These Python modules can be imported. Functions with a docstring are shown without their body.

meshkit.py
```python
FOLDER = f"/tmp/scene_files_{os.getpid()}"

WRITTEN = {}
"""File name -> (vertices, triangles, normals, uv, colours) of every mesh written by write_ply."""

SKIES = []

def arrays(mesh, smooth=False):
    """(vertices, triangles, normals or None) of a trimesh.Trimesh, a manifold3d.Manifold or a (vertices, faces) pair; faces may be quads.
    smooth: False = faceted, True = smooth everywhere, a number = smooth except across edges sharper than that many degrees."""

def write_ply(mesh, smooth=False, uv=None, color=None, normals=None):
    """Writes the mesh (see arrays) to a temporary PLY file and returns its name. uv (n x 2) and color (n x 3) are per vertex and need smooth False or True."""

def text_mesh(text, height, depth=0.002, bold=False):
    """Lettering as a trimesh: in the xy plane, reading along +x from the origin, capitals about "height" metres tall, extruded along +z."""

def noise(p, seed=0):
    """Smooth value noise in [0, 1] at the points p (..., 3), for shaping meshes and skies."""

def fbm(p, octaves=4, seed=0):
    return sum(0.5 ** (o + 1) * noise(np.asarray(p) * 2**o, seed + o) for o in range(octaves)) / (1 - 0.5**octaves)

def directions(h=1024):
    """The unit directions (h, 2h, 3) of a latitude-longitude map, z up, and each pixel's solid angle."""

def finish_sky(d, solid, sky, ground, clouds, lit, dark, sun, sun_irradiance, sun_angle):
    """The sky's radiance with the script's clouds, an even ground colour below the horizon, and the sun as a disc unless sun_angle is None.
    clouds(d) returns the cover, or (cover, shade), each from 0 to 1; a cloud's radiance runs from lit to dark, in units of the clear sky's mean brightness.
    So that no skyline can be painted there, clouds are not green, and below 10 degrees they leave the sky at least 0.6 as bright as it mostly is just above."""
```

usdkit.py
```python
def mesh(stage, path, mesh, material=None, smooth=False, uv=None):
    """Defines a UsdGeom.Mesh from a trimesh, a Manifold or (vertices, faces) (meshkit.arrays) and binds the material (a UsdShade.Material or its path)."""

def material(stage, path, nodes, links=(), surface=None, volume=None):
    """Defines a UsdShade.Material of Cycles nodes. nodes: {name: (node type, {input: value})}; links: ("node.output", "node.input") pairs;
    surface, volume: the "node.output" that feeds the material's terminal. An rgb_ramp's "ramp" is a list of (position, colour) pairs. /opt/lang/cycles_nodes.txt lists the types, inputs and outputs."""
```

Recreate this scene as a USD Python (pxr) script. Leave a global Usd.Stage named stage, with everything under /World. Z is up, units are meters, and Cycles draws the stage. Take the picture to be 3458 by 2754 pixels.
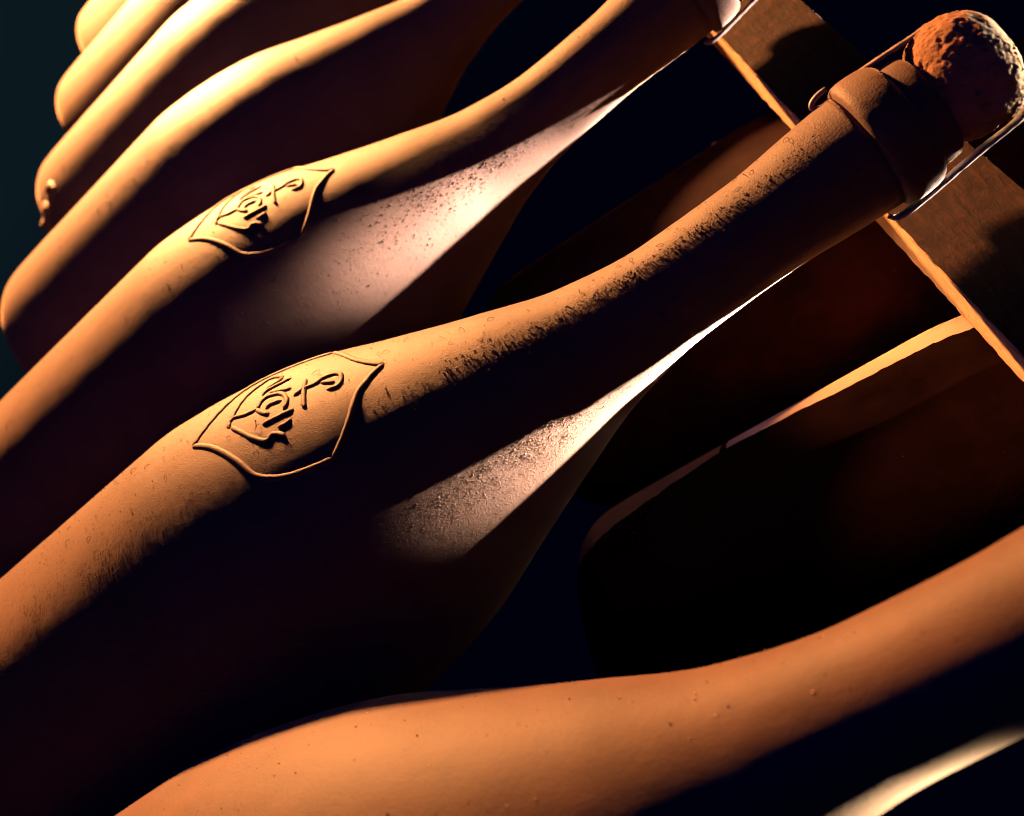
import math, random
import numpy as np, trimesh, usdkit, meshkit
from pxr import Usd, UsdGeom, UsdLux, UsdShade, Gf, Sdf
from scipy.interpolate import PchipInterpolator

stage = Usd.Stage.CreateInMemory()
UsdGeom.Xform.Define(stage, '/World')
UsdGeom.Scope.Define(stage, '/World/Looks')
MM = 0.001

# ------------------------------------------------------------------ camera
RIGHT = (0.76546214, -0.23254705, -0.59999132)
UP = (0.55665385, 0.70705575, 0.43612918)
BACK = (0.32280675, -0.66782785, 0.67067262)
EYE = (0.24779085, -0.13276389, 0.13332515)
cam = UsdGeom.Camera.Define(stage, '/World/camera')
cam.AddTransformOp().Set(Gf.Matrix4d(*RIGHT, 0, *UP, 0, *BACK, 0, *EYE, 1))
cam.CreateHorizontalApertureAttr(36.0)
cam.CreateFocalLengthAttr(36.0 * 0.8354825)
cam.CreateFStopAttr(15.0)
cam.CreateFocusDistanceAttr(0.182)
cam.CreateClippingRangeAttr(Gf.Vec2f(0.005, 50.0))
cam.CreateExposureAttr(0.0)

# ------------------------------------------------------------------ light: a dark cellar, two lamps, added narrow spots and a fill
looks = '/World/Looks/'
dark = usdkit.material(stage, looks + 'cellar_gloom', {
    'tc': ('texture_coordinate', {}), 'x': ('separate_xyz', {}),
    'm': ('map_range', {'from_min': -0.5, 'from_max': -0.1, 'to_min': 0.0, 'to_max': 1.0, 'clamp': True}),
    'r': ('rgb_ramp', {'ramp': [(0.0, (0.0001, 0.0003, 0.0030)), (0.35, (0.0004, 0.0014, 0.0045)), (0.8, (0.0035, 0.0095, 0.0135)), (1.0, (0.0035, 0.0095, 0.0135))]}),
    'b': ('background_shader', {'strength': 1.0})},
    [('tc.generated', 'x.vector'), ('x.z', 'm.value'), ('m.result', 'r.fac'), ('r.color', 'b.color')], surface='b.background')
dome = UsdLux.DomeLight.Define(stage, '/World/cellar_gloom')
UsdShade.MaterialBindingAPI.Apply(dome.GetPrim()).Bind(dark)

def lamp(name, pos, target, radius, color, intensity, cone=None, soft=0.3):
    l = (UsdLux.SphereLight if cone else UsdLux.DiskLight).Define(stage, '/World/' + name)
    m = Gf.Matrix4d().SetLookAt(Gf.Vec3d(*pos), Gf.Vec3d(*target), Gf.Vec3d(0, 0, 1)).GetInverse()
    l.AddTransformOp().Set(m)
    l.CreateRadiusAttr(radius)
    l.CreateColorAttr(Gf.Vec3f(*color))
    l.CreateIntensityAttr(intensity)
    if cone:
        sh = UsdLux.ShapingAPI.Apply(l.GetPrim())
        sh.CreateShapingConeAngleAttr(cone)
        sh.CreateShapingConeSoftnessAttr(soft)
lamp('warm_lamp', (0.05, 0.60, 0.242), (0.12, 0.03, 0.0), 0.024, (1.0, 0.375, 0.115), 13000)
lamp('added_warm_spot', (-0.05, 0.485, 0.40), (0.252, -0.007, -0.044), 0.008, (1.0, 0.46, 0.15), 60000, 1.9, 0.5)  # added unseen spot: lights the lower bottle's top edge and the lath
PALE = (1.26, 0.085, -0.220)
lamp('pale_lamp', PALE, (0.19, -0.0120, 0.002), 0.010, (1.0, 0.86, 0.80), 7500000, 0.46, 0.8)
lamp('added_pale_beam_beside', PALE, (0.19, 0.071, 0.004), 0.010, (1.0, 0.74, 0.68), 2900000, 0.52, 0.8)  # second beam from the same position, added for the neighbouring bottle
lamp('added_cork_rim_spot', (1.10, 0.24, -0.33), (0.302, 0.0, -0.002), 0.008, (1.0, 0.78, 0.50), 1500000, 0.55, 0.4)  # added unseen spot, only for the bright rim of the cork
lamp('added_low_spot', (0.57, -0.31, -0.49), (0.238, -0.117, -0.018), 0.006, (1.0, 0.72, 0.42), 800000, 1.0, 0.9)  # added unseen spot for the bright strip under the nearest bottle
lamp('dim_blue_fill', (0.15, -0.30, 0.75), (0.2, 0.1, 0.0), 0.25, (0.0, 0.01, 1.0), 1.7)  # added unseen fill that tints the shadows navy

# ------------------------------------------------------------------ helpers
used = {}
def numbered(parent, name):
    n = used.get((parent, name), 0)
    used[(parent, name)] = n + 1
    return name if n == 0 else f'{name}_{n:03d}'
def tag(prim, label=None, category=None, group=None, kind=None):
    for k, v in (('label', label), ('category', category), ('group', group), ('kind', kind)):
        if v:
            prim.SetCustomDataByKey(k, v)
    return prim
def thing(name, label, category, loc=(0, 0, 0), rot=(0, 0, 0), group=None):
    x = UsdGeom.Xform.Define(stage, '/World/' + numbered('/World', name))
    x.AddTranslateOp().Set(Gf.Vec3d(*[c * MM for c in loc]))
    x.AddRotateZYXOp().Set(Gf.Vec3f(*rot))
    return tag(x.GetPrim(), label, category, group)
def part(name, mesh, look, parent=None, smooth=40, kind=None):
    base = parent.GetPath().pathString if parent else '/World'
    if isinstance(mesh, tuple):
        v, f = np.asarray(mesh[0], float), np.asarray(mesh[1])
        mesh = trimesh.Trimesh(v * MM, f if f.shape[1] == 3 else np.vstack([f[:, [0, 1, 2]], f[:, [0, 2, 3]]]), process=False)
    else:
        mesh = mesh.copy()
        mesh.apply_scale(MM)
    m = usdkit.mesh(stage, base + '/' + numbered(base, name), mesh, look, smooth=smooth)
    return tag(m.GetPrim(), kind=kind)

# ------------------------------------------------------------------ materials
def dusty(name, tone, fine=0.05, coarse=0.12, var=0.25, rough=0.95, sheen=0.0, spec=0.08):
    """dust of one tone with uneven thickness; scales are per metre"""
    hi, lo = [min(1, t * (1 + var)) for t in tone], [t * (1 - var) for t in tone]
    return usdkit.material(stage, looks + name, {
        'tc': ('texture_coordinate', {}),
        'n1': ('noise_texture', {'scale': 55.0, 'detail': 6.0, 'roughness': 0.65}),
        'r': ('rgb_ramp', {'ramp': [(0.3, lo), (0.5, tone), (0.7, hi)]}),
        'n2': ('noise_texture', {'scale': 2600.0, 'detail': 3.0, 'roughness': 0.6}),
        'n3': ('noise_texture', {'scale': 700.0, 'detail': 4.0, 'roughness': 0.6}),
        'b1': ('bump', {'strength': 0.9, 'distance': fine * MM}),
        'b2': ('bump', {'strength': 0.9, 'distance': coarse * MM}),
        'p': ('principled_bsdf', {'roughness': rough, 'specular_ior_level': spec, 'diffuse_roughness': 0.6, 'sheen_weight': sheen, 'sheen_roughness': 0.35, 'sheen_tint': (1.0, 0.72, 0.55)}),
    }, [('tc.object', 'n1.vector'), ('tc.object', 'n2.vector'), ('tc.object', 'n3.vector'), ('n1.fac', 'r.fac'), ('r.color', 'p.base_color'),
        ('n2.fac', 'b1.height'), ('n3.fac', 'b2.height'), ('b1.normal', 'b2.normal'), ('b2.normal', 'p.normal')], surface='p.BSDF')
DUST = (0.050, 0.024, 0.0125)
M_glass = dusty('dusty_glass', DUST, 0.13, 0.05, 0.18, 0.65, 0.12, 0.15)
M_soft = dusty('dusty_glass_smooth', DUST, 0.06, 0.05, 0.28, 0.65, 0.12, 0.15)
M_dim = dusty('shade_darkened_glass', (0.005, 0.0018, 0.0012), 0.03, 0.06, 0.4, 0.9, 0.0, 0.0)  # glass made near-black: shade of the lower layer put into the colour
M_grain = dusty('dust_crumbs', (0.070, 0.038, 0.022), 0.0, 0.0, 0.2)
M_far = dusty('dusty_glass_overexposed', (0.056, 0.041, 0.032), 0.05, 0.04, 0.2, 0.65, 0.12, 0.15)  # paler copy for far bottles: blown-out highlights put into the colour
M_mid = dusty('dusty_glass_half_overexposed', (0.054, 0.031, 0.019), 0.07, 0.05, 0.2, 0.65, 0.12, 0.15)  # in-between copy, highlight paleness partly in the colour
M_red = dusty('bounce_reddened_glass', (0.020, 0.005, 0.0035), 0.05, 0.10, 0.6, 0.8, 0.0, 0.05)  # dim red bounce light put into the glass colour
M_lit_rim = dusty('dim_lit_rim', (0.16, 0.07, 0.045), 0.05, 0.06, 0.3)  # dimly lit rims of the lower bottles, put into the colour
M_pale = dusty('pale_dust_and_lit_edge', (0.40, 0.24, 0.15), 0.05, 0.06, 0.2, 0.9, 0.3)  # pale flecks and crumbs; also the painted lit edge below
M_cork = dusty('old_cork', (0.17, 0.082, 0.033), 0.10, 0.45, 0.45, spec=0.15)
M_metal = dusty('dusty_tin', (0.09, 0.06, 0.042), 0.04, 0.08, 0.3, 0.6, spec=0.5)
M_lit_side = dusty('pale_lit_side_wood', (0.34, 0.21, 0.10), 0.10, 0.30, 0.35, 0.9, 0.1)  # pale tone stands for light on the lath's side
M_wood = usdkit.material(stage, looks + 'rough_sawn_wood', {  # very dark tone: shade on the board top put into the colour
    'tc': ('texture_coordinate', {}),
    'm': ('mapping', {'scale': (800.0, 170.0, 800.0)}),
    'n': ('noise_texture', {'scale': 1.0, 'detail': 6.0, 'roughness': 0.7, 'distortion': 0.6}),
    'n2': ('noise_texture', {'scale': 380.0, 'detail': 5.0, 'roughness': 0.7}),
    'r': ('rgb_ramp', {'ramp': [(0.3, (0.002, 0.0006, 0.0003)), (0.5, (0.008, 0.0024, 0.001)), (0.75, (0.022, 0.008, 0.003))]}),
    'b': ('bump', {'strength': 0.9, 'distance': 0.0004}), 'b2': ('bump', {'strength': 0.8, 'distance': 0.0004}),
    'p': ('principled_bsdf', {'roughness': 0.9, 'specular_ior_level': 0.1})},
    [('tc.object', 'm.vector'), ('m.vector', 'n.vector'), ('tc.object', 'n2.vector'), ('n.fac', 'r.fac'), ('r.color', 'p.base_color'), ('n.fac', 'b.height'),
     ('n2.fac', 'b2.height'), ('b.normal', 'b2.normal'), ('b2.normal', 'p.normal')], surface='p.BSDF')

# ------------------------------------------------------------------ bottle profile (mm along the axis, radius)
KX = [0, 2, 6, 12, 25, 70, 105, 120, 135, 150, 170, 190, 210, 230, 250, 268, 275.5]
KR = [30.63, 39.02, 43.32, 45.39, 45.96, 46.29, 46.49, 45.02, 42.25, 38.18, 30.03, 22.11, 15.1, 11.78, 11.27, 12.3, 12.6]
prof = PchipInterpolator(KX, KR)
def radius(x):
    return prof(np.clip(x, 0, 275.5))
def surf(x, phi, lift=0.0):
    """point and outward normal on the bottle at x (mm) and phi (degrees)"""
    x, phi = np.asarray(x, float), np.radians(np.asarray(phi, float))
    r, d = radius(x), prof(np.clip(x, 0, 275.5), 1)
    n = np.stack([-d, np.cos(phi), np.sin(phi)], -1)
    n /= np.linalg.norm(n, axis=-1, keepdims=True)
    return np.stack([x, r * np.cos(phi), r * np.sin(phi)], -1) + n * np.asarray(lift)[..., None], n
def revolve(xr, n=200, bump=None):
    """closed surface of revolution about x through (x, r) points; bump(points) moves it along the radius"""
    xr = np.asarray(xr, float)
    a = np.arange(n) / n * 2 * np.pi
    X = np.repeat(xr[:, :1], n, 1)
    v = np.stack([X, xr[:, 1:] * np.cos(a), xr[:, 1:] * np.sin(a)], -1)
    if bump is not None:
        rad = np.stack([X * 0, np.cos(a) + 0 * X, np.sin(a) + 0 * X], -1)
        v = v + rad * bump(v)[..., None]
    k = len(xr)
    i, j = np.meshgrid(np.arange(k - 1), np.arange(n), indexing='ij')
    q = np.stack([i * n + j, (i + 1) * n + j, (i + 1) * n + (j + 1) % n, i * n + (j + 1) % n], -1).reshape(-1, 4)
    f = np.vstack([q[:, [0, 2, 1]], q[:, [0, 3, 2]]])
    vv = v.reshape(-1, 3)
    area = np.linalg.norm(np.cross(vv[f[:, 1]] - vv[f[:, 0]], vv[f[:, 2]] - vv[f[:, 0]]), axis=1)
    return vv, f[area > 1e-9]
def body_mesh(n=220, step=1.6, seed=0, amp=0.10, end=275.0):
    punt = [(22, 0.0), (21, 6), (17, 14), (9, 21), (2.5, 26), (0.5, 28.5)]
    xs = np.concatenate([[0, 0.4, 0.9, 1.5, 2.2, 3, 4, 5.2, 6.5, 8, 10, 12], np.arange(14, end, step), [end]])
    pts = np.vstack([punt, np.stack([xs, radius(xs)], 1), [(end, 8.0)]])
    def bump(v):
        w = meshkit.fbm(v * 0.11, 3, seed) - 0.5
        w2 = meshkit.fbm(v * 0.55, 2, seed + 9) - 0.5
        return (w * 3 * amp + w2 * amp) * (v[..., 0] > 0.3)
    return revolve(pts, n, bump)

# ------------------------------------------------------------------ dust crumbs and fibres lying on a bottle
OCT_V = np.array([(1, 0, 0), (-1, 0, 0), (0, 1, 0), (0, -1, 0), (0, 0, 1), (0, 0, -1)], float)
OCT_F = np.array([(0, 2, 4), (2, 1, 4), (1, 3, 4), (3, 0, 4), (2, 0, 5), (1, 2, 5), (3, 1, 5), (0, 3, 5)])
def crumbs(rng, x, phi, size):
    p, n = surf(x, phi)
    k = len(p)
    v = OCT_V[None] * size[:, None, None] * rng.uniform(0.55, 1.35, (k, 6, 1))
    ax = rng.normal(size=(k, 3, 3))
    q, _ = np.linalg.qr(ax)
    v = np.einsum('kij,kvj->kvi', q, v) + (p + n * size[:, None] * 0.45)[:, None]
    f = OCT_F[None] + (np.arange(k) * 6)[:, None, None]
    return v.reshape(-1, 3), f.reshape(-1, 3)
def tube(path, r, sides=5):
    path = np.asarray(path, float)
    t = np.gradient(path, axis=0)
    t /= np.linalg.norm(t, axis=1, keepdims=True)
    up = np.where(np.abs(t[:, 2:3]) < 0.8, [[0, 0, 1.0]], [[1.0, 0, 0]])
    a = np.cross(t, up)
    a /= np.linalg.norm(a, axis=1, keepdims=True)
    b = np.cross(t, a)
    ang = np.arange(sides) / sides * 2 * np.pi
    r = np.broadcast_to(r, len(path))
    ring = path[:, None] + r[:, None, None] * (a[:, None] * np.cos(ang)[:, None] + b[:, None] * np.sin(ang)[:, None])
    v = np.vstack([ring.reshape(-1, 3), path[:1], path[-1:]])
    m, f = len(path), []
    for i in range(m - 1):
        for j in range(sides):
            c, d = i * sides + j, i * sides + (j + 1) % sides
            f += [(c, d, d + sides), (c, d + sides, c + sides)]
    for j in range(sides):
        f += [(m * sides, (j + 1) % sides, j), (m * sides + 1, (m - 1) * sides + j, (m - 1) * sides + (j + 1) % sides)]
    return v, np.array(f)
def joined(pieces):
    vs, fs, o = [], [], 0
    for v, f in pieces:
        vs.append(v); fs.append(np.asarray(f) + o); o += len(v)
    return np.vstack(vs), np.vstack(fs)
def fibre(rng, x, phi):
    m = 7
    L = rng.uniform(0.8, 2.6)
    a = rng.uniform(0, 2 * np.pi) + np.cumsum(rng.normal(0, 0.5, m))
    dx, ds = np.cumsum(np.cos(a)) * L / m, np.cumsum(np.sin(a)) * L / m
    lift = 0.08 + np.sin(np.linspace(0, np.pi, m)) * rng.uniform(0.1, 0.7)
    p, _ = surf(x + dx, phi + np.degrees(ds / radius(x)), lift)
    return tube(p, rng.uniform(0.035, 0.06), 4)
def dust_mesh(seed, count, zones=(), size=0.10, fibres=0, x0=1, x1=272):
    rng = np.random.default_rng(seed)
    x = rng.uniform(x0, x1, count * 3)
    x = x[rng.uniform(0, 46.5, len(x)) < radius(x)][:count]
    phi = rng.uniform(-180, 180, len(x))
    s = np.minimum(size * np.exp(rng.normal(0, 0.5, len(x))), size * 4.5)
    out = [(x, phi, s)]
    for (xa, xb, pa, pb, k, sz, clump) in zones:
        cx, cp = rng.triangular(xa, (xa + xb) / 2, xb, k), rng.triangular(pa, (pa + pb) / 2, pb, k)
        m = rng.integers(1, clump + 1, k)
        ids = np.repeat(np.arange(k), m)
        sd = sz * np.exp(rng.normal(0, 0.45, len(ids)))
        spread = sz * 1.5 * (m[ids] > 1)
        xx = cx[ids] + rng.normal(0, 1, len(ids)) * spread
        pp = cp[ids] + np.degrees(rng.normal(0, 1, len(ids)) * spread / radius(xx))
        out.append((xx, pp, np.minimum(sd, sz * 3.2)))
    pieces = [crumbs(rng, *o) for o in out]
    for _ in range(fibres):
        pieces.append(fibre(rng, rng.uniform(60, 265), rng.uniform(60, 170)))
    return joined(pieces)

# ------------------------------------------------------------------ the raised shield moulded into the shoulder: x (mm), phi (degrees)
SHIELD = [[(126, 82), (129.5, 74), (132.5, 66), (136.3, 57.5), (141, 53), (148.5, 51), (156.5, 50)],
          [(156.5, 50), (161, 60), (164.8, 69), (168.4, 75.5), (171.4, 79.6)],
          [(171.4, 79.6), (169, 83.3), (167.3, 87), (165.8, 90), (164.2, 95.5), (162.4, 102), (159.5, 109), (157, 113)],
          [(126, 82), (131.1, 86.5), (134.7, 91.6), (138.1, 98), (141.5, 106), (149, 111.5), (157, 113)]]
LETTER = [[(136.2, 79), (137.2, 71.9), (138.6, 66.4), (140.7, 62.5), (142.6, 59.5), (144.6, 60.5), (146.9, 63.9)], [(146.9, 63.9), (145.7, 67.2), (143.6, 68.4)],
          [(149.9, 67.9), (146.7, 69.2), (144, 70.5), (143.4, 72.6)], [(150.9, 75.7), (148.1, 74.4), (145.3, 72.8)],
          [(143.1, 79.8), (143.4, 76.8), (145.1, 74.9), (147.6, 75.7), (149.5, 78.5), (150.2, 82.5), (149.5, 85.6)], [(145.2, 81.7), (146.2, 80.1), (148.9, 80.6)],
          [(142.8, 79.6), (143.9, 82), (146.1, 84.9)], [(136, 82.5), (135.7, 80), (136.9, 78.4), (140.3, 79.7), (142.8, 79.6)],
          [(136.5, 82.6), (139.5, 87.5), (141.9, 91.6), (145.4, 95.6), (146.4, 94.2), (147.8, 95.1), (149.3, 97.6)], [(144.5, 88.4), (147.3, 88), (150.2, 87.8), (151.8, 87.7)],
          [(148, 92.6), (150, 92.4), (151.1, 91.4)], [(151.8, 81), (153.7, 78.9), (156.5, 78), (158.4, 75.8), (160.4, 75.4), (162.1, 77.7), (162.2, 81.4), (161.1, 84), (159.1, 83.9)],
          [(154, 73), (154.1, 79.2), (154.1, 86), (154.3, 89.2)], [(157.8, 78.6), (160.8, 81)]]
def ridge(line, width, height, rng):
    line = np.asarray(line, float)
    t = np.r_[0, np.cumsum(np.hypot(np.diff(line[:, 0]), np.diff(line[:, 1]) * 0.7))]
    k = max(8, int(t[-1] / 0.45))
    u = np.linspace(0, t[-1], k)
    if len(line) > 2:
        x, ph = PchipInterpolator(t, line[:, 0])(u), PchipInterpolator(t, line[:, 1])(u)
    else:
        x, ph = np.interp(u, t, line[:, 0]), np.interp(u, t, line[:, 1])
    p, n = surf(x, ph)
    d = np.gradient(p, axis=0)
    d /= np.linalg.norm(d, axis=1, keepdims=True)
    side = np.cross(n, d)
    ends = np.minimum(1, np.minimum(u, t[-1] - u) / (width * 0.7) + 0.35)
    wob = 1 + 0.10 * np.sin(u * 2.1 + rng.uniform(0, 6)) * rng.uniform(0.3, 1)
    rows = []
    for a in np.linspace(0, np.pi, 9):
        rows.append(p + side * (np.cos(a) * width / 2 * ends * wob)[:, None] + n * ((np.sin(a) ** 0.8 * height - 0.12) * ends)[:, None])
    v = np.stack(rows, 1).reshape(-1, 3)
    i, j = np.meshgrid(np.arange(k - 1), np.arange(8), indexing='ij')
    q = np.stack([i * 9 + j, i * 9 + j + 1, (i + 1) * 9 + j + 1, (i + 1) * 9 + j], -1).reshape(-1, 4)
    f = np.vstack([q[:, [0, 1, 2]], q[:, [0, 2, 3]]])
    caps = [(m, m + c + 1, m + c) for m in (0,) for c in range(1, 8)] + [((k - 1) * 9, (k - 1) * 9 + c, (k - 1) * 9 + c + 1) for c in range(1, 8)]
    return v, np.vstack([f, caps])
def turned(lines, by):
    return [[(x, p + by) for x, p in l] for l in lines]

# ------------------------------------------------------------------ cork, lip and metal clasp
def ring_mesh():
    return revolve([(275.2, 9), (275.2, 12.2), (275.5, 13.3), (276.2, 13.85), (277.5, 14.05), (279.5, 14.0), (281.5, 13.75), (283, 13.3), (283.8, 12.6), (284.05, 11.7), (284.05, 9)], 96,
                   lambda v: (meshkit.fbm(v * 0.9, 2, 4) - 0.5) * 0.25)
def lip_mesh():
    return revolve([(283.9, 8), (283.9, 11.35), (285, 11.45), (287, 11.3), (288, 11.05), (288.6, 10.6), (288.75, 9.9), (288.6, 7)], 96, lambda v: (meshkit.fbm(v * 0.9, 2, 5) - 0.5) * 0.2)
CLASP = 51.0
def cork_mesh():
    """old mushroomed cork, pressed in by the strap across its top"""
    xs = [286, 288, 289.2, 290.2, 291.5, 293, 295, 297, 298.8, 300.2, 301.5, 302.7, 303.6, 304.2, 304.45]
    rs = [8.6, 8.8, 9.4, 10.5, 11.4, 12.0, 12.3, 12.3, 12.0, 11.4, 10.4, 8.8, 6.6, 3.6, 0.0]
    f = PchipInterpolator(xs, rs)
    xx = np.concatenate([np.linspace(286, 303.2, 80), 304.45 - 1.25 * (1 - np.linspace(0.02, 1, 26)) ** 1.7])
    a0 = math.radians(CLASP)
    def bump(v):
        ang = np.arctan2(v[..., 2], v[..., 1])
        big = meshkit.fbm(v * 0.25, 3, 3) - 0.5
        crease = np.abs(meshkit.fbm(v * [0.55, 0.9, 0.9], 3, 8) - 0.5)
        fine = np.abs(meshkit.fbm(v * 2.2, 2, 12) - 0.5)
        lop = 0.8 * np.cos(ang - a0) * np.clip((v[..., 0] - 288) / 6, 0, 1)
        pit = np.clip(meshkit.fbm(v * [0.5, 1.0, 1.0], 2, 21) - 0.64, 0, 1) * -4.0
        return (big * 1.6 - np.clip(0.10 - crease, 0, 1) * 2.6 - fine * 0.45 + lop + pit) * np.clip(np.hypot(v[..., 1], v[..., 2]) / 5, 0, 1)
    v, f = revolve(np.stack([xx, f(xx)], 1), 220, bump)
    s = -v[:, 1] * math.sin(a0) + v[:, 2] * math.cos(a0)
    press = np.exp(-(s / 2.9) ** 4)
    end = np.clip((v[:, 0] - 298) / 5, 0, 1)
    v[:, 0] -= press * end * 2.2
    v[:, 1:] *= (1 - press * 0.10 * np.clip((v[:, 0] - 293) / 3, 0, 1))[:, None]
    return v, f
def clasp_mesh():
    """flat strap: hooks under the ring, climbs both sides and crosses the top of the cork"""
    path = [(280.6, 13.2), (284, 13.0), (288, 12.7), (292, 12.4), (295.5, 12.1), (298.2, 11.5), (300.2, 10.2), (301.5, 7.8), (302.2, 4.5), (302.4, 0.5),
            (302.5, -3.5), (302.6, -7.0), (302.4, -9.6), (301.3, -11.4), (299.2, -12.4), (292, -13.0), (286, -13.7), (280, -14.4), (275.5, -14.8), (272.6, -14.6), (271.8, -13.6)]
    path = np.array(path)
    t = np.r_[0, np.cumsum(np.hypot(*np.diff(path, axis=0).T))]
    u = np.linspace(0, t[-1], 150)
    x, r = PchipInterpolator(t, path[:, 0])(u), PchipInterpolator(t, path[:, 1])(u)
    d = np.stack([np.gradient(x), np.gradient(r)], 1)
    d /= np.linalg.norm(d, axis=1, keepdims=True)
    n2 = np.stack([-d[:, 1], d[:, 0]], 1)
    a = math.radians(CLASP)
    er, es = np.array([0, math.cos(a), math.sin(a)]), np.array([0, -math.sin(a), math.cos(a)])
    w, th = 3.6, 1.0
    sec = [(-w / 2, -th * .2), (-w / 2, th * .2), (-w / 2 + .35, th / 2), (w / 2 - .35, th / 2), (w / 2, th * .2), (w / 2, -th * .2), (w / 2 - .35, -th / 2), (-w / 2 + .35, -th / 2)]
    rows = []
    for s, h in sec:
        xx, rr = x + n2[:, 0] * h, r + n2[:, 1] * h
        rows.append(np.stack([xx, 0 * xx, 0 * xx], 1) + rr[:, None] * er + s * es)
    v = np.stack(rows, 1)
    v = v + (meshkit.fbm(v * 0.8, 2, 31)[..., None] - 0.5) * 0.18
    k, c = len(u), len(sec)
    i, j = np.meshgrid(np.arange(k - 1), np.arange(c), indexing='ij')
    q = np.stack([i * c + j, (i + 1) * c + j, (i + 1) * c + (j + 1) % c, i * c + (j + 1) % c], -1).reshape(-1, 4)
    f = np.vstack([q[:, [0, 1, 2]], q[:, [0, 2, 3]]])
    caps = [(0, e, e + 1) for e in range(1, c - 1)] + [((k - 1) * c, (k - 1) * c + e + 1, (k - 1) * c + e) for e in range(1, c - 1)]
    m = trimesh.Trimesh(v.reshape(-1, 3), np.vstack([f, caps]), process=False)
    if m.volume < 0:
        m.invert()
    return m
def hook_mesh():
    a = math.radians(CLASP - 1)
    er, es = np.array([0, math.cos(a), math.sin(a)]), np.array([0, -math.sin(a), math.cos(a)])
    p = []
    for t in np.linspace(0, math.pi * 1.1, 16):
        p.append(np.array([274.6 - math.sin(t) * 3.0, 0, 0]) + er * (11.6 + 2.6 * (1 - math.cos(t)) / 2 + 0.3) + es * 0.0)
    return tube(p, 0.55, 8)

# ------------------------------------------------------------------ the upper row of bottles
S = 89.763
def bottle(label, k, dx, dy, dust, emblem=None, fine=False, n=200, seed=0, top=True):
    t = thing('champagne_bottle', label, 'bottle', (dx, (k - 2) * S + dy, 0))
    look = M_glass if fine else {1: M_soft, 3: M_mid}.get(k, M_far)
    part('glass_body', body_mesh(n, 1.0 if fine else 1.8, seed, 0.07 if fine else 0.06), look, t, True)
    if emblem is not None:
        rng = np.random.default_rng(5)
        e = part('shield_emblem', joined([ridge(l, 1.5, 0.6, rng) for l in turned(SHIELD, emblem)]), look, t, 50)
        part('emblem_lettering', joined([ridge(l, 1.25, 0.55, rng) for l in turned(LETTER, emblem)]), look, e, 50)
    if top:
        part('collar_ring', ring_mesh(), look, t, 35)
        part('lip', lip_mesh(), look, t, 35)
        part('cork', cork_mesh(), M_cork, t, True)
        c = part('metal_clasp', clasp_mesh(), M_metal, t, 35)
        part('clasp_hook', hook_mesh(), M_metal, c, True)
    part('dust', dust, M_grain, t, False, 'stuff')
    return t

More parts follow.
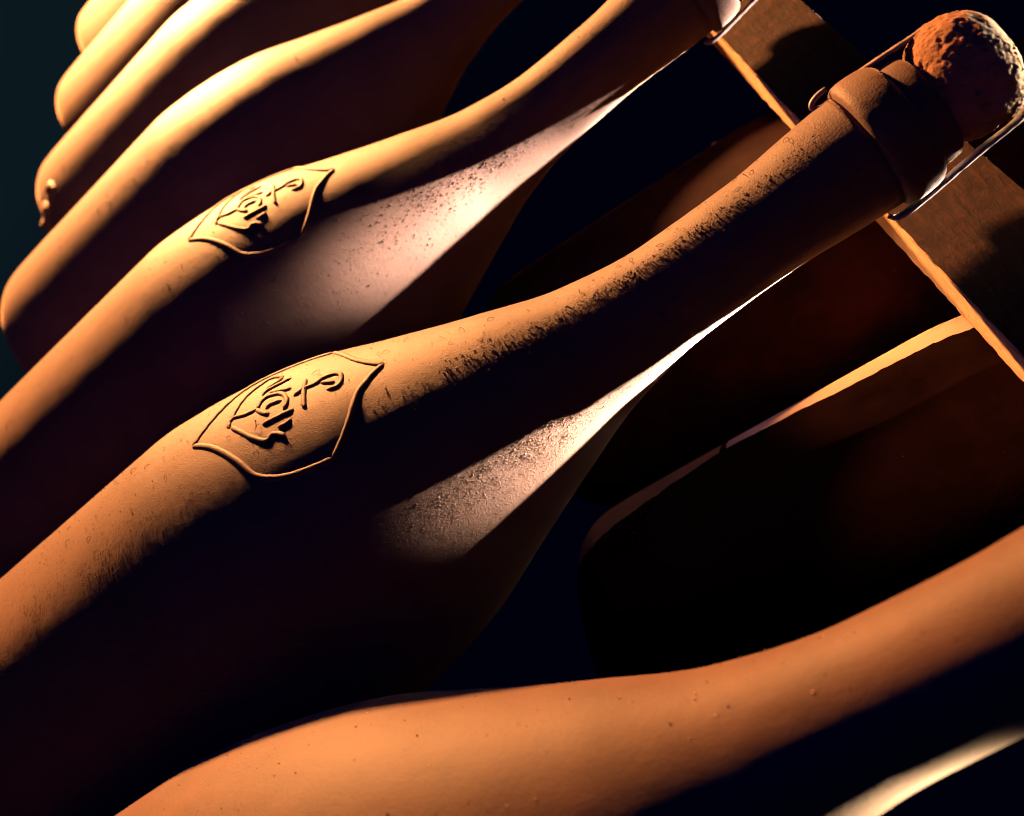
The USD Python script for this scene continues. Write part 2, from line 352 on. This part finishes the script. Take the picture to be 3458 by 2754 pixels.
bottle('sharp central dusty bottle with raised shield emblem and clasped cork in full view', 2, 0.0, 0.0,
       dust_mesh(2, 45000, [(165, 272, 88, 116, 1600, 0.075, 4), (150, 240, 118, 172, 900, 0.10, 3), (150, 240, 116, 180, 14000, 0.055, 2), (30, 150, 92, 118, 7000, 0.036, 3)], 0.042, 140),
       emblem=0.0, fine=True, n=320, seed=2)
b1 = bottle('dusty bottle nearest the bottom edge of the photo, smooth shoulder without visible emblem', 1, -3.885, -2.77,
       dust_mesh(1, 2500, [], 0.07), seed=1)
rng = np.random.default_rng(15)
fx, fp = rng.uniform(110, 235, 30), rng.uniform(35, 92, 30)
part('pale_flecks', crumbs(rng, fx, fp, rng.uniform(0.10, 0.22, 30)), M_pale, b1, False, 'stuff')
bottle('softly blurred dusty bottle with raised shield emblem, just behind the sharp corked one', 3, -3.547, -0.616,
       dust_mesh(3, 7000, [(150, 240, 110, 170, 1500, 0.09, 2)], 0.07), emblem=7.2, seed=3)
bottle('blurred dusty bottle whose rounded base is nearest the left edge', 4, -4.961, -0.924, dust_mesh(4, 3000, [(20, 200, 100, 122, 160, 0.12, 2)], 0.08), seed=4)
b5 = bottle('overexposed blurred bottle with lumps on its rounded base, fifth from the bottom', 5, -1.624, -2.514, dust_mesh(5, 3000, [(20, 200, 105, 125, 120, 0.12, 2)], 0.08), seed=5)
lumps = []
for lx, lp, lr in ((18.5, 115, 3.6), (15.5, 119, 2.6), (11, 122, 3.4), (7.5, 124, 2.4), (4.2, 126, 3.6), (2.2, 131, 2.6)):
    g = trimesh.creation.icosphere(3, lr)
    g.vertices = g.vertices * [1.0, 1.2, 0.9] * (1 + (meshkit.fbm(g.vertices * 0.6 + lx, 2, 9)[:, None] - 0.5) * 0.4)
    lumps.append((g.vertices + surf(lx, lp, -1.0)[0], g.faces))
part('base_lumps', joined(lumps), M_far, b5, True)
bottle('overexposed blurred bottle second from the top left, behind the lumpy-based one', 6, -5.488, 1.128, dust_mesh(6, 3000, (), 0.08), seed=6)
bottle('farthest bottle in the row, a short bright base at the top left', 7, -2.725, 0.739, dust_mesh(7, 2500, (), 0.08), seed=7)

# ------------------------------------------------------------------ the layer of bottles below, and the lath between
def lower(label, loc, yaw, pitch, seed, look):
    t = thing('champagne_bottle', label, 'bottle', loc, (0, pitch, yaw))
    part('glass_body', body_mesh(180, 2.2, seed, 0.05), look, t, True)
    part('dust', dust_mesh(seed, 1500, [(0, 40, 45, 75, 60, 0.14, 2)], 0.05), M_grain, t, False, 'stuff')
    return t
def lit_edge_strip(lo, hi0, hi1, xa, xb, seed):
    """thin ragged strip along a bottle; its colour stands for a lit edge"""
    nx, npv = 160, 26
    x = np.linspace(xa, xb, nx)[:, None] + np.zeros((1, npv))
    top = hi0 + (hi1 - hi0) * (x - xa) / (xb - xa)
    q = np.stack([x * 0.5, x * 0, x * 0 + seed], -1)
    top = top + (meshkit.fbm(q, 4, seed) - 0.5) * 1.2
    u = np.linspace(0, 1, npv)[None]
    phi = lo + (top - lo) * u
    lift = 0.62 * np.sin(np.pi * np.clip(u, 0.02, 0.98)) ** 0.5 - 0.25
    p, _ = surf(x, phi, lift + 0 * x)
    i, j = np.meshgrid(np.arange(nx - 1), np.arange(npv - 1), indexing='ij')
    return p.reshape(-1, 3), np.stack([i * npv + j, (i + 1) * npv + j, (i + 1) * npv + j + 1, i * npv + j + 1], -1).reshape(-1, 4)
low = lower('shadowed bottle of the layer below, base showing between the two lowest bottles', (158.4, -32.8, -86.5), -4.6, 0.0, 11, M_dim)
part('painted_lit_edge', lit_edge_strip(20, 47, 60.5, 52, 125, 3), M_pale, low, True)  # bright sliver of light drawn as a pale strip
part('painted_lit_edge', lit_edge_strip(10, 68, 48, 3, 50, 4), M_lit_rim, low, True)  # faintly lit heel drawn as a strip
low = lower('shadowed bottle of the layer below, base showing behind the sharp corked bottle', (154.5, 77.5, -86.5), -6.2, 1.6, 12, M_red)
part('painted_lit_edge', lit_edge_strip(10, 62, 50, 3, 118, 5), M_lit_rim, low, True)  # faintly lit heel and top line drawn as a strip

def lath_mesh():
    b = trimesh.creation.box((20.6, 620, 17.2))
    b = b.subdivide_to_size(2.2, max_iter=12)
    v = np.array(b.vertices)
    edge = (np.abs(np.abs(v[:, 0]) - 10.3) < 0.01) & (np.abs(np.abs(v[:, 2]) - 8.6) < 0.01)
    k = (meshkit.fbm(v * [0.2, 0.35, 0.2], 3, 41) - 0.5)
    v[:, 0] += k * 0.7 + np.where(edge, -np.sign(v[:, 0]) * np.abs(meshkit.fbm(v * 0.6, 2, 43) - 0.5) * 1.4, 0)
    v[:, 2] += (meshkit.fbm(v * [0.2, 0.3, 0.2] + 50, 3, 42) - 0.5) * 0.5 + np.where(edge, -np.sign(v[:, 2]) * np.abs(meshkit.fbm(v * 0.6, 2, 44) - 0.5) * 1.2, 0)
    return trimesh.Trimesh(v, b.faces, process=False)
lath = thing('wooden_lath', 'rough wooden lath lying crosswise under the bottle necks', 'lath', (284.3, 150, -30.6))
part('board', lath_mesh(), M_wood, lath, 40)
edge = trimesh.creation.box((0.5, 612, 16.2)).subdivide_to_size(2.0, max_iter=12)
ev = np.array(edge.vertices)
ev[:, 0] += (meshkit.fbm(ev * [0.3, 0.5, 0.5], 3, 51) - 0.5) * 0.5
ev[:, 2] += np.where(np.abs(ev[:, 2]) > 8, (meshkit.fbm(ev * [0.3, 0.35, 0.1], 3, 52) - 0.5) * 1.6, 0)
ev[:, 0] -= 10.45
part('lit_side_strip', trimesh.Trimesh(ev, edge.faces, process=False), M_lit_side, lath, 40)  # added paler strip: the lath's lit side put into colour
rng = np.random.default_rng(77)
spl = []
for _ in range(160):
    y, side = rng.uniform(-305, 100), rng.choice([-1, 1])
    L = rng.uniform(0.6, 2.2)
    p0 = np.array([side * 10.2, y, rng.choice([-8.4, 8.4])])
    d = np.array([side * rng.uniform(0.2, 1), rng.normal(0, 1), rng.normal(0, 0.6)])
    d /= np.linalg.norm(d)
    bend = rng.normal(0, 0.25, 3)
    spl.append(tube([p0 + d * L * s + bend * s * s for s in np.linspace(0, 1, 5)], np.linspace(0.09, 0.03, 5), 4))
part('splinters', joined(spl), M_wood, lath, False, 'stuff')


def crumb(name, label, at, r, look, seed):
    g = trimesh.creation.icosphere(2, r)
    g.vertices *= 1 + (meshkit.fbm(g.vertices * 1.3 / r + seed, 2, seed)[:, None] - 0.5) * 0.7
    t = part(name, (g.vertices + np.array(at), g.faces), look, None, True)
    return tag(t, label, 'crumb')
crumb('dust_crumb', 'bright dust crumb on the shadowed bottle left of the lath', (255.6, 94.6, -53.6), 1.5, M_pale, 3)
crumb('dust_crumb', 'tiny pale crumb stuck on the dark face of the cork', (296.2, -4.2, 12.6), 0.35, M_pale, 4)
